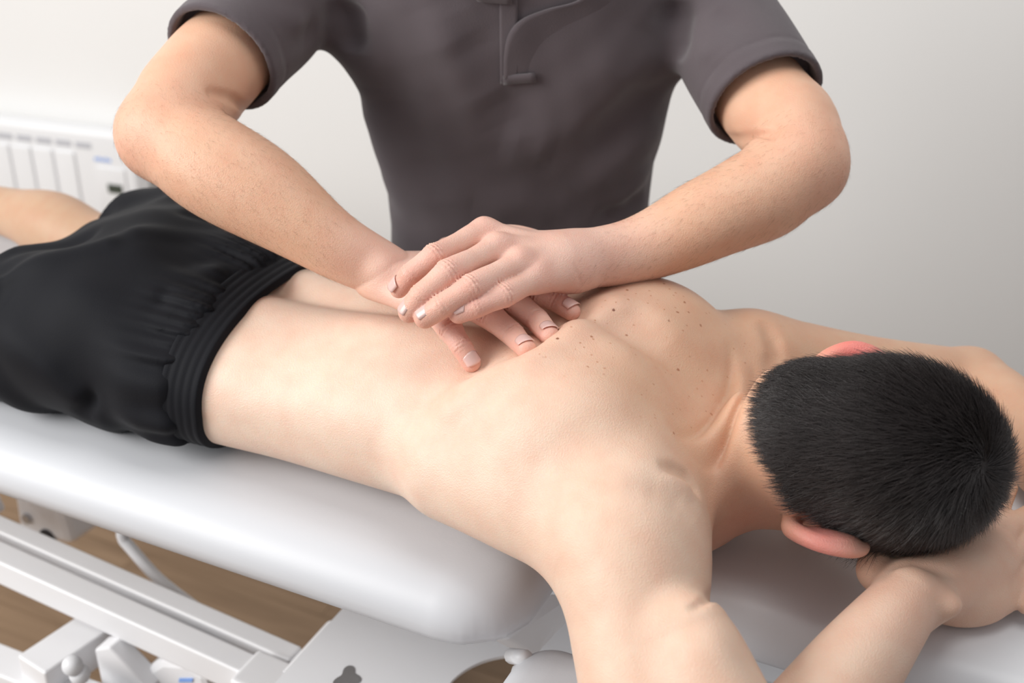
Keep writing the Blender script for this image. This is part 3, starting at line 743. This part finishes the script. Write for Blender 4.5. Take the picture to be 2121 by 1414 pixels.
hcf = Field(); hcf.add(ell(th_(0, -0.016, 0.03), (0.083, 0.106, 0.108), tl), 0); hcf.sub(ell(th_(0, 0.10, -0.03), (0.10, 0.085, 0.10), tl), 0.01)
hcf.sub(lambda P: ((P-th_(0, 0, -0.035).astype(np.float32))@tl[2].astype(np.float32)), 0.01)
hcf.warp(lambda P: 0.002*wob(P, 160, 21))
hv_, hf_ = hcf.mesh(th_(0, 0, 0)-0.16, th_(0, 0, 0)+0.18, 0.005, smooth=1)
tag(link('hair', hv_, hf_, M['hair'], ther), 'short dark hair')
# ------------------------------------------------ polo shirt
sf_ = Field()
SH = [(z, s, f, a+0.012, b+0.012, d+0.012) for z, s, f, a, b, d in [(0.0, 0, -0.015, 0.163, 0.100, 0.11)]+BODY[2:]]
sf_.add(loft(2, SH, frame=FR, n=(2.3, 2.3)), 0)
for S_, s in ((SR, -1), (SL, 1)): sf_.add(chain([TP(s*0.05, 0.08, 0.535), S_+np.array([0, 0, 0.004])], [0.055, 0.072]), 0.05); sf_.add(chain([S_, TP(s*0.15, 0.05, 0.38)], [0.076, 0.075]), 0.03)
HEM = {}
for nm, S_, UPc, hemc in (('R', SR, RUP, UD(457, 122, 1.563)), ('L', SL, LUP, UD(1586, 207, 1.563))):
    ax = hemc-S_; ax /= np.linalg.norm(ax); HEM[nm] = (hemc, ax)
    slv = chain([S_, S_*0.5+hemc*0.5, hemc+ax*0.05], [0.076, 0.072, 0.0685])
    cut = lambda P, c=hemc.astype(np.float32), a=ax.astype(np.float32): (P-c)@a
    sf_.add(lambda P, g=slv, k=cut: smax(g(P), k(P), 0.003), 0.018)
    rec = chain([hemc-ax*0.06, hemc+ax*0.06], [0.0625, 0.0640])
    sf_.sub(lambda P, g=rec, k=cut: np.maximum(g(P), -(k(P)+0.022)), 0.002)
def on_front(px, py, d=1.66): return UD(px, py, d)
FOLDS = [((890, 10, 0), (1040, 260, 0), 0.0060, 0.034), ((955, 20, 0), (1078, 280, 0), -0.0065, 0.024), ((1040, 285, 0), (1150, 305, 0), 0.004, 0.024),
         ((1335, 70, 0), (1110, 330, 0), 0.0065, 0.034), ((1400, 150, 0), (1190, 350, 0), -0.0065, 0.026), ((1370, 250, 0), (1200, 410, 0), 0.0050, 0.026),
         ((760, 180, 0), (840, 460, 0), 0.0055, 0.030), ((800, 140, 0), (900, 420, 0), -0.0045, 0.030), ((1350, 330, 0), (1260, 450, 0), 0.0045, 0.014), ((1335, 400, 0), (1230, 465, 0), -0.0045, 0.012),
         ((900, 400, 0), (1150, 430, 0), 0.0025, 0.020),
         ((1480, 20, 1.62), (1600, 110, 1.57), -0.005, 0.010), ((1440, 120, 1.63), (1560, 100, 1.57), 0.006, 0.012), ((1455, 150, 1.62), (1520, 150, 1.60), -0.005, 0.010),
         ((520, 30, 1.60), (640, 60, 1.63), 0.006, 0.014), ((560, 120, 1.60), (660, 60, 1.64), -0.006, 0.012), ((430, 30, 1.58), (520, 90, 1.57), 0.004, 0.014),
         ((1400, 0, 1.68), (1405, 130, 1.68), -0.014, 0.014), ((722, 0, 1.68), (735, 110, 1.70), -0.014, 0.014), ((980, 420, 1.72), (1180, 440, 1.72), 0.003, 0.02)]
FOLDS = [([sf_.hit(a[0]*(1-t)+b[0]*t, a[1]*(1-t)+b[1]*t) for t in np.linspace(0, 1, 6)], m, w) for a, b, m, w in FOLDS]
def sf_disp(P):
    d = 0.0022*wob(P, 26, 31)+0.0012*wob(P, 60, 32)
    for pts, m, w in FOLDS:
        _, t = seg_dist(P, pts[0], pts[-1]); d = d+2.0*m*gauss(poly_dist(P, pts), w*1.25)*np.clip(np.minimum(t, 1-t)*3.5+0.05, 0, 1)
    for nm in 'RL':
        c, ax = HEM[nm]; d = d*np.clip((np.sqrt(((P-c.astype(np.float32))**2).sum(1))-0.075)/0.05, 0.12, 1)
    for nm in 'RL':
        c, ax = HEM[nm]; s = (P-c.astype(np.float32))@ax.astype(np.float32); near = np.sqrt(((P-c.astype(np.float32))**2).sum(1)) < 0.11
        d = d+near*(-0.0012*gauss(s+0.026, 0.0020)-0.0007*gauss(s+0.021, 0.0015)+0.0008*np.clip((s+0.03)/0.01, 0, 1))
    return d
sf_.warp(sf_disp)
pv_, pf_ = sf_.mesh((-0.62, -0.02, -0.14), (0.36, 0.72, 0.62), 0.0030, smooth=2)
shirt = link('polo_shirt', pv_, pf_, M['shirt'], ther); shirt['label'] = 'charcoal grey short-sleeved polo shirt'
print('shirt', len(pv_), time.time()-T0)
# trousers and shoes
tf = Field()
tf.add(loft(2, [(-0.34, 0, -0.10, 0.165, 0.10, 0.115), (-0.20, 0, -0.095, 0.178, 0.105, 0.12), (-0.06, 0.005, -0.075, 0.180, 0.100, 0.115), (0.05, 0.026, -0.01, 0.176, 0.100, 0.115), (0.085, 0.026, -0.01, 0.172, 0.09, 0.11)], frame=FR), 0)
for s in (-1, 1):
    tf.add(chain([TP(s*0.088-0.005, -0.10, -0.20), TP(s*0.13-0.02, -0.12, -0.45), TP(s*0.165-0.035, -0.18, -0.80)], [0.098, 0.082, 0.068]), 0.04)
tf.warp(lambda P: 0.003*wob(P, 30, 41)); tv, tff = tf.mesh((-0.5, 0.1, -0.88), (0.3, 0.8, 0.13), 0.007, smooth=1)
link('trousers', tv, tff, M['trousers'], ther)
for s in (-1, 1):
    sF = Field(); sF.add(chain([TP(s*0.165-0.035, -0.20, -0.825), TP(s*0.175-0.035, -0.08, -0.83), TP(s*0.185-0.035, 0.0, -0.84)], [0.042, 0.040, 0.034]), 0); sF.add(chain([TP(s*0.165-0.035, -0.19, -0.80), TP(s*0.165-0.035, -0.18, -0.76)], [0.045, 0.05]), 0.02)
    c_ = TP(s*0.165-0.035, -0.1, -0.80); v_, f_ = sF.mesh(c_-0.22, c_+0.2, 0.007, smooth=1); v_[:, 2] = np.maximum(v_[:, 2], -ZP); link('shoe', v_, f_, M['dark'], ther)
print('therapist', time.time()-T0)

# placket and collar of the polo shirt
def patch(name, pts, nu, nv, off, thick, parent, fld):
    a, b, c, d = [np.array(q, float) for q in pts]                  # pixel corners: top left, top right, bottom right, bottom left
    g = np.zeros((nv, nu, 3))
    for i in range(nv):
        for j in range(nu):
            u, w = j/(nu-1), i/(nv-1); q = (a*(1-u)+b*u)*(1-w)+(d*(1-u)+c*u)*w
            g[i, j] = fld.hit(q[0], q[1], 1.3, 2.0, warp=True)
    g = g+TF*off
    F_ = [(i*nu+j, i*nu+j+1, (i+1)*nu+j+1, (i+1)*nu+j) for i in range(nv-1) for j in range(nu-1)]
    o = link(name, g.reshape(-1, 3), F_, M['shirt'], parent)
    m_ = o.modifiers.new('thickness', 'SOLIDIFY'); m_.thickness = thick; m_.offset = 0
    return o
def strip(name, left, right, nu, off0, off1, thick, parent, fld):
    L_ = catmull(left, 6); R_ = catmull(right, 6); nv = len(L_); g = np.zeros((nv, nu, 3))
    for i in range(nv):
        for j in range(nu):
            u = j/(nu-1); q = L_[i]*(1-u)+R_[i]*u
            g[i, j] = fld.hit(q[0], q[1], 1.3, 2.0, warp=True)+TF*(off0*(1-u)+off1*u)
    F_ = [(i*nu+j, i*nu+j+1, (i+1)*nu+j+1, (i+1)*nu+j) for i in range(nv-1) for j in range(nu-1)]
    o = link(name, g.reshape(-1, 3), F_, M['shirt'], parent); m_ = o.modifiers.new('thickness', 'SOLIDIFY'); m_.thickness = thick; m_.offset = 0
    return o
patch('placket', [(1034, -70), (1072, -70), (1072, 168), (1036, 172)], 7, 22, 0.0016, 0.0024, shirt, sf_)
strip('placket_flap', [(1240, -40), (1195, 0), (1130, 18), (1078, 40), (1052, 72), (1044, 115), (1043, 160)], [(1300, -40), (1290, 0), (1260, 30), (1200, 60), (1150, 90), (1120, 125), (1108, 156)], 9, 0.0050, -0.0030, 0.0020, shirt, sf_)
patch('placket_stitching', [(1041, 155), (1108, 149), (1110, 168), (1042, 173)], 7, 3, 0.0042, 0.0016, shirt, sf_)
patch('collar', [(940, -60), (1064, -60), (1060, 6), (990, 1)], 7, 5, 0.0060, 0.0030, shirt, sf_)
print('collar', time.time()-T0)

# fine dark hairs on the therapist's forearms
an = normals(av, af)
if (an*(av-av.mean(0))).sum() < 0: an = -an
am = np.zeros(len(av)); 
for ch in (RFO, LFO):
    e = poly_dist(av, [np.asarray(q) for q in ch]); am = np.maximum(am, (e < 0.062)*1.0)
am *= (np.abs(av[:, 0]+0.03) > 0.12)
ap, an_ = sample(am, av, af, an, 5200)
dirn = np.where((ap[:, 0] < 0)[:, None], (WR_-ER)/np.linalg.norm(WR_-ER), (WL_-EL)/np.linalg.norm(WL_-EL))+np.array([0, -0.15, -0.45])+rng.normal(0, 0.3, ap.shape)
dirn -= an_*(dirn*an_).sum(1, keepdims=True); dirn /= np.linalg.norm(dirn, axis=1, keepdims=True); dirn = dirn+an_*0.22
ah = strands('arm_hair', ap-an_*0.0004, dirn, an_, rng.uniform(0.005, 0.011, len(ap)), 0.00006, M['armhair'], ther, npt=4, curl=0.2)
tag(ah, 'fine forearm hair', kind='stuff')

# ================================================================== TREATMENT COUCH
couch = empty('treatment_couch', (0, 0, 0))
tag(couch, 'white padded treatment couch on a white metal lifting frame', 'couch')
def pad(name, x0, x1, y0, y1, ztop, th, rc, m, soft=0.055, gather=0.0):
    prof = [(soft*1.6, 0.0), (soft, -0.0008), (soft*0.7, -0.003), (soft*0.45, -0.008), (soft*0.25, -0.0155), (soft*0.1, -0.026), (0.0, -0.040), (0.001, -0.050), (0.006, -th+0.003), (0.014, -th)]
    V_, per = [], 0
    for k, (ins, dz) in enumerate(prof):
        ring = []
        r = max(rc-ins, 0.004)
        for cx, cy, a0 in ((x1-ins-r, y1-ins-r, 0), (x0+ins+r, y1-ins-r, 90), (x0+ins+r, y0+ins+r, 180), (x1-ins-r, y0+ins+r, 270)):
            for i in range(33):
                a = math.radians(a0+90*i/32); g = 0
                if gather and k >= 6: g = gather*math.sin(i*2.3+1.1*math.sin(i*1.7))*math.sin(math.pi*i/32)*(k-5)/4
                ring.append((cx+(r+g)*math.cos(a), cy+(r+g)*math.sin(a), ZP+ztop+dz-abs(g)*0.6))
        per = len(ring); V_ += ring
    F_ = [(k*per+j, (k+1)*per+j, (k+1)*per+(j+1) % per, k*per+(j+1) % per) for k in range(len(prof)-1) for j in range(per)]
    F_.append(tuple(range(per))); F_.append(tuple(reversed(range((len(prof)-1)*per, len(prof)*per))))
    return link(name, V_, F_, m, couch)
mp_ = pad('main_pad', -1.62, 0.128, -0.222, 0.335, 0.0, 0.064, 0.085, M['vinyl'], gather=0.0022); mp_['label'] = 'long white vinyl pad'
hp_ = pad('head_pad', 0.150, 0.86, -0.105, 0.26, -0.008, 0.062, 0.05, M['vinyl_grey'], soft=0.03); hp_['label'] = 'grey vinyl head section'
pad('armrest_pad', 0.108, 0.50, -0.42, -0.125, -0.088, 0.055, 0.05, M['vinyl'], soft=0.03)
pad('armrest_pad', 0.20, 0.62, 0.28, 0.52, -0.022, 0.055, 0.05, M['vinyl'], soft=0.03)
def beam(name, a, b, w, h, m=None, parent=couch, bev=0.004, upv=(0, 0, 1)):
    a = np.array(a, float); b = np.array(b, float); d = b-a; L_ = np.linalg.norm(d); d /= L_
    s_ = np.cross(d, np.array(upv, float)); s_ /= np.linalg.norm(s_); u_ = np.cross(s_, d)
    V_ = [a+d*x*L_+s_*y*w/2+u_*z*h/2+np.array([0, 0, ZP]) for x in (0, 1) for y in (-1, 1) for z in (-1, 1)]
    F_ = [(0, 1, 3, 2), (4, 6, 7, 5), (0, 4, 5, 1), (2, 3, 7, 6), (0, 2, 6, 4), (1, 5, 7, 3)]
    o = link(name, V_, F_, m or M['steel'], parent, smooth=False)
    bm_ = o.modifiers.new('bevel', 'BEVEL'); bm_.width = bev; bm_.segments = 3; return o
def tube(name, pts, r, m=None, parent=couch, n=12, smooth_n=5):
    p = catmull(np.array(pts, float), smooth_n) if smooth_n else np.array(pts, float)
    V_ = []
    for i in range(len(p)):
        d = p[min(i+1, len(p)-1)]-p[max(i-1, 0)]; d /= np.linalg.norm(d)
        s_ = np.cross(d, [0.13, 0.2, 0.97]); s_ /= np.linalg.norm(s_); u_ = np.cross(s_, d)
        V_ += [p[i]+r*(s_*math.cos(a)+u_*math.sin(a))+np.array([0, 0, ZP]) for a in np.linspace(0, 2*math.pi, n, endpoint=False)]
    F_ = [(i*n+j, i*n+(j+1) % n, (i+1)*n+(j+1) % n, (i+1)*n+j) for i in range(len(p)-1) for j in range(n)]
    F_ += [tuple(reversed(range(n))), tuple(range((len(p)-1)*n, len(p)*n))]
    return link(name, V_, F_, m or M['steel'], parent)
# lifting arms
beam('lift_arm', (-1.05, -0.0925, -0.275), (-0.262, -0.0925, -0.352), 0.036, 0.042)
beam('lift_arm', (-1.05, -0.040, -0.290), (-0.262, -0.040, -0.365), 0.030, 0.050)
tube('pivot', [np.array([-0.235, -0.085, -0.345]), np.array([-0.235, 0.02, -0.345])], 0.021, smooth_n=0, n=40).data.polygons.foreach_set('use_smooth', [False]*42)
beam('arm_end_block', (-0.300, -0.098, -0.352), (-0.235, -0.098, -0.358), 0.064, 0.056, bev=0.006)
# bent release lever
lv = [UY(258, 1150, 0.03)+np.array([0, 0, .0]), UY(250, 1100, 0.03), UY(280, 1128, 0.03), UY(400, 1258, 0.03)]
lev = tube('release_lever', [UY(268, 1088, 0.02), UY(254, 1097, 0.02), UY(256, 1116, 0.02), UY(272, 1136, 0.02), UY(330, 1200, 0.02), UY(410, 1262, 0.02)], 0.0085, smooth_n=6)
tube('lever_tip', [UY(264, 1090, 0.02), UY(284, 1100, 0.02)], 0.010, M['dark'], lev, smooth_n=0)
# left bracket plate with bolt and hole
bq = [UY(22, 1000, 0.12), UY(118, 1020, 0.12), UY(150, 1130, 0.12), UY(40, 1110, 0.12)]
def prism(name, poly, thick, direction, m, parent=couch, bev=0.003):
    d = np.array(direction, float)*thick; n = len(poly); V_ = [p+np.array([0, 0, ZP]) for p in poly]+[p+d+np.array([0, 0, ZP]) for p in poly]
    F_ = [tuple(range(n)), tuple(reversed(range(n, 2*n)))]+[(i, i+n, (i+1) % n+n, (i+1) % n) for i in range(n)]
    o = link(name, V_, F_, m, parent, smooth=False)
    if bev: b_ = o.modifiers.new('bevel', 'BEVEL'); b_.width = bev; b_.segments = 2; b_.limit_method = 'ANGLE'
    return o
bk = prism('bracket_plate', bq, 0.10, (0.1, 1, 0), M['steel'], bev=0.012)
def disc(name, c, n_, r, th, m, parent, sides=20):
    n_ = np.array(n_, float)/np.linalg.norm(n_); s_ = np.cross(n_, [0.1, 0.2, 0.97]); s_ /= np.linalg.norm(s_); u_ = np.cross(n_, s_)
    V_ = [c+n_*h+r*(s_*math.cos(a)+u_*math.sin(a))+np.array([0, 0, ZP]) for h in (0, th) for a in np.linspace(0, 2*math.pi, sides, endpoint=False)]
    F_ = [tuple(reversed(range(sides))), tuple(range(sides, 2*sides))]+[(i, (i+1) % sides, (i+1) % sides+sides, i+sides) for i in range(sides)]
    return link(name, V_, F_, m, parent, smooth=False)
disc('bolt', UY(58, 1072, 0.12), (0, -1, 0), 0.009, 0.006, M['bolt'], bk, 6)
disc('axle_hole', UY(100, 1113, 0.12), (0, -1, 0), 0.016, 0.003, M['dark'], bk)
beam('side_post', (-0.96, 0.02, -0.07), (-0.86, 0.02, -0.36), 0.05, 0.06)
# base frame
beam('base_beam', (-1.3, -0.16, -0.44), (-0.42, -0.16, -0.44), 0.05, 0.06)
beam('cross_member', UZ(262, 1275, -0.40), UZ(70, 1405, -0.40), 0.058, 0.05)
beam('base_foot', (-1.25, -0.14, -0.44), (-1.25, -0.14, -0.862), 0.06, 0.06)
beam('base_foot', (-1.25, 0.26, -0.44), (-1.25, 0.26, -0.862), 0.06, 0.06)
beam('base_foot', (0.52, 0.26, -0.25), (0.52, 0.26, -0.862), 0.06, 0.06)
beam('base_foot', (0.52, 0.02, -0.25), (0.52, 0.02, -0.862), 0.06, 0.06)
beam('frame_rail', (-1.5, 0.26, -0.085), (0.10, 0.26, -0.085), 0.04, 0.04)
beam('frame_rail', (0.10, 0.16, -0.095), (0.80, 0.16, -0.095), 0.04, 0.04)
beam('frame_rail', (0.06, 0.06, -0.085), (0.12, 0.06, -0.26), 0.04, 0.04)
gs = prism('gusset', [UY(195, 1345, -0.13), UY(225, 1340, -0.13), UY(310, 1430, -0.13), UY(215, 1440, -0.13)], 0.03, (0, 1, 0), M['steel'])
for px, py in ((150, 1378), (165, 1396)): tube('knob', [UY(px, py, -0.20), UY(px, py, -0.165)], 0.013, couch and M['steel'], couch, smooth_n=0, n=18)
mo = [UY(px, py, -0.11) for px, py in ((292, 1392), (330, 1368), (380, 1372), (425, 1400), (450, 1480), (280, 1480))]
mt_ = prism('motor_housing', mo, 0.07, (0, 1, 0), M['steel'], bev=0.01)
prism('motor_sticker', [UY(px, py, -0.111) for px, py in ((372, 1404), (400, 1404), (398, 1412), (370, 1412))], 0.0006, (0, -1, 0), M['blue'], mt_, bev=0)
# white sheet-metal cover with a round cut-out
def plate(name, x0, x1, y0, y1, z, th, hc, hr, m):
    N = 96; out, inn = [], []
    for i in range(N):
        a = 2*math.pi*i/N; dx, dy = math.cos(a), math.sin(a)
        tx = ((x1-hc[0])/dx if dx > 1e-6 else (x0-hc[0])/dx if dx < -1e-6 else 9); ty = ((y1-hc[1])/dy if dy > 1e-6 else (y0-hc[1])/dy if dy < -1e-6 else 9)
        t = min(tx, ty); out.append((hc[0]+dx*t, hc[1]+dy*t)); inn.append((hc[0]+dx*hr, hc[1]+dy*hr))
    V_ = [(x, y, ZP+z) for x, y in out]+[(x, y, ZP+z) for x, y in inn]+[(x, y, ZP+z-th) for x, y in out]+[(x, y, ZP+z-th) for x, y in inn]
    F_ = []
    for i in range(N):
        j = (i+1) % N; F_ += [(i, j, N+j, N+i), (2*N+i, 3*N+i, 3*N+j, 2*N+j), (i, 2*N+i, 2*N+j, j), (N+i, N+j, 3*N+j, 3*N+i)]
    return link(name, V_, F_, m, couch, smooth=False)
hc = UZ(1075, 1470, -0.27); cvp = plate('base_cover', -0.205, 0.56, -0.36, 0.10, -0.27, 0.004, hc[:2], 0.092, M['steel'])
cvp['label'] = 'white sheet-metal cover with round cut-out'
prism('cover_back', [np.array([-0.205, 0.10, -0.27]), np.array([0.56, 0.10, -0.27]), np.array([0.56, 0.14, -0.10]), np.array([-0.20, 0.14, -0.10])], 0.004, (0, 1, 0), M['steel'], bev=0)
lc = UZ(720, 1402, -0.2695)
lp = [(0.013*math.cos(a)*(1+0.35*math.cos(3*a)), 0.016*math.sin(a)*(1+0.3*math.cos(3*a))) for a in np.linspace(0, 2*math.pi, 30, endpoint=False)]
link('cover_slot', [(lc[0]+a, lc[1]+b, ZP-0.2692) for a, b in lp]+[(lc[0]+a, lc[1]+b, ZP-0.2700) for a, b in lp], [tuple(range(30))]+[(i, i+30, (i+1) % 30+30, (i+1) % 30) for i in range(30)], M['bolt'], cvp, smooth=False)
# hinge bracket between the pads
prism('hinge_bracket', [UX(1008, 1318, 0.06), UX(1142, 1228, 0.11), UX(1150, 1262, 0.11), UX(1068, 1352, 0.07)], 0.03, (0.6, 0.5, -0.3), M['steel'], bev=0.003)
for px, py in ((1066, 1358), (1080, 1390)): tube('hinge_bolt', [UX(px-6, py, 0.10), UX(px+22, py+4, 0.125)], 0.0085, M['steel'], couch, smooth_n=0, n=10)

# ================================================================== WALL HEATER
heater = empty('wall_heater'); hc0 = None
def wall_pt(px, py, out=0.0):
    d = pdir(px, py); o = CAM+np.array([0, 0, ZP]); k = ((WP-o)@WN+out)/(d@WN); return o+d*k
pr = wall_pt(280, 320, 0.07); s_r = (pr-WP)@WDIR
ztop = wall_pt(120, 262, 0.07)[2]
heater.location = WP+WDIR*s_r; heater.rotation_euler[2] = WA
tag(heater, 'white electric panel heater with ribbed front and small display on the wall', 'heater')
HW = 1.05; zb = ztop-0.52
def hbox(name, s0, s1, o0, o1, z0, z1, m, parent, bev=0.0): return box(name, (s0, -o1, z0), (s1, -o0, z1), m, parent, bev)
hb = hbox('body', -HW, 0, 0.02, 0.075, zb, ztop, M['heater'], heater, 0.014)
hbox('wall_mount', -HW*0.9, -HW*0.8, 0.0, 0.02, zb+0.1, ztop-0.1, M['heater'], heater); hbox('wall_mount', -HW*0.2, -HW*0.1, 0.0, 0.02, zb+0.1, ztop-0.1, M['heater'], heater)
def sz(px, py): p = wall_pt(px, py, 0.075); return (p-WP)@WDIR-s_r, p[2]
s_end = sz(160, 330)[0]
rw = (sz(100, 330)[0]-sz(55, 325)[0])
zrt = sz(100, 308)[1]; k = 0; x = s_end
while x-rw > -HW+0.03:
    hbox('rib', x-rw+0.004, x-0.004, 0.075, 0.081, zb+0.06, zrt, M['heater'], heater, 0.003); x -= rw
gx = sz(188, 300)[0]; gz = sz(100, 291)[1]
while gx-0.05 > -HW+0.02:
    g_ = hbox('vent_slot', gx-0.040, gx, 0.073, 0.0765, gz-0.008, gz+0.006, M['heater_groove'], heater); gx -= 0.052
s1, z1 = sz(241, 390); cp = hbox('control_panel', s1-0.045, s1+0.03, 0.075, 0.079, z1-0.07, z1+0.05, M['heater'], heater, 0.002)
hbox('display', s1-0.019, s1+0.019, 0.079, 0.0805, z1-0.011, z1+0.011, M['lcd'], cp)
s2, z2 = sz(212, 331)
for q in range(5): hbox('logo_mark', s2-0.020+q*0.009, s2-0.014+q*0.009, 0.0745, 0.0757, z2-0.004, z2+0.004+0.002*(q % 2), M['blue'], heater)
print('done', time.time()-T0)
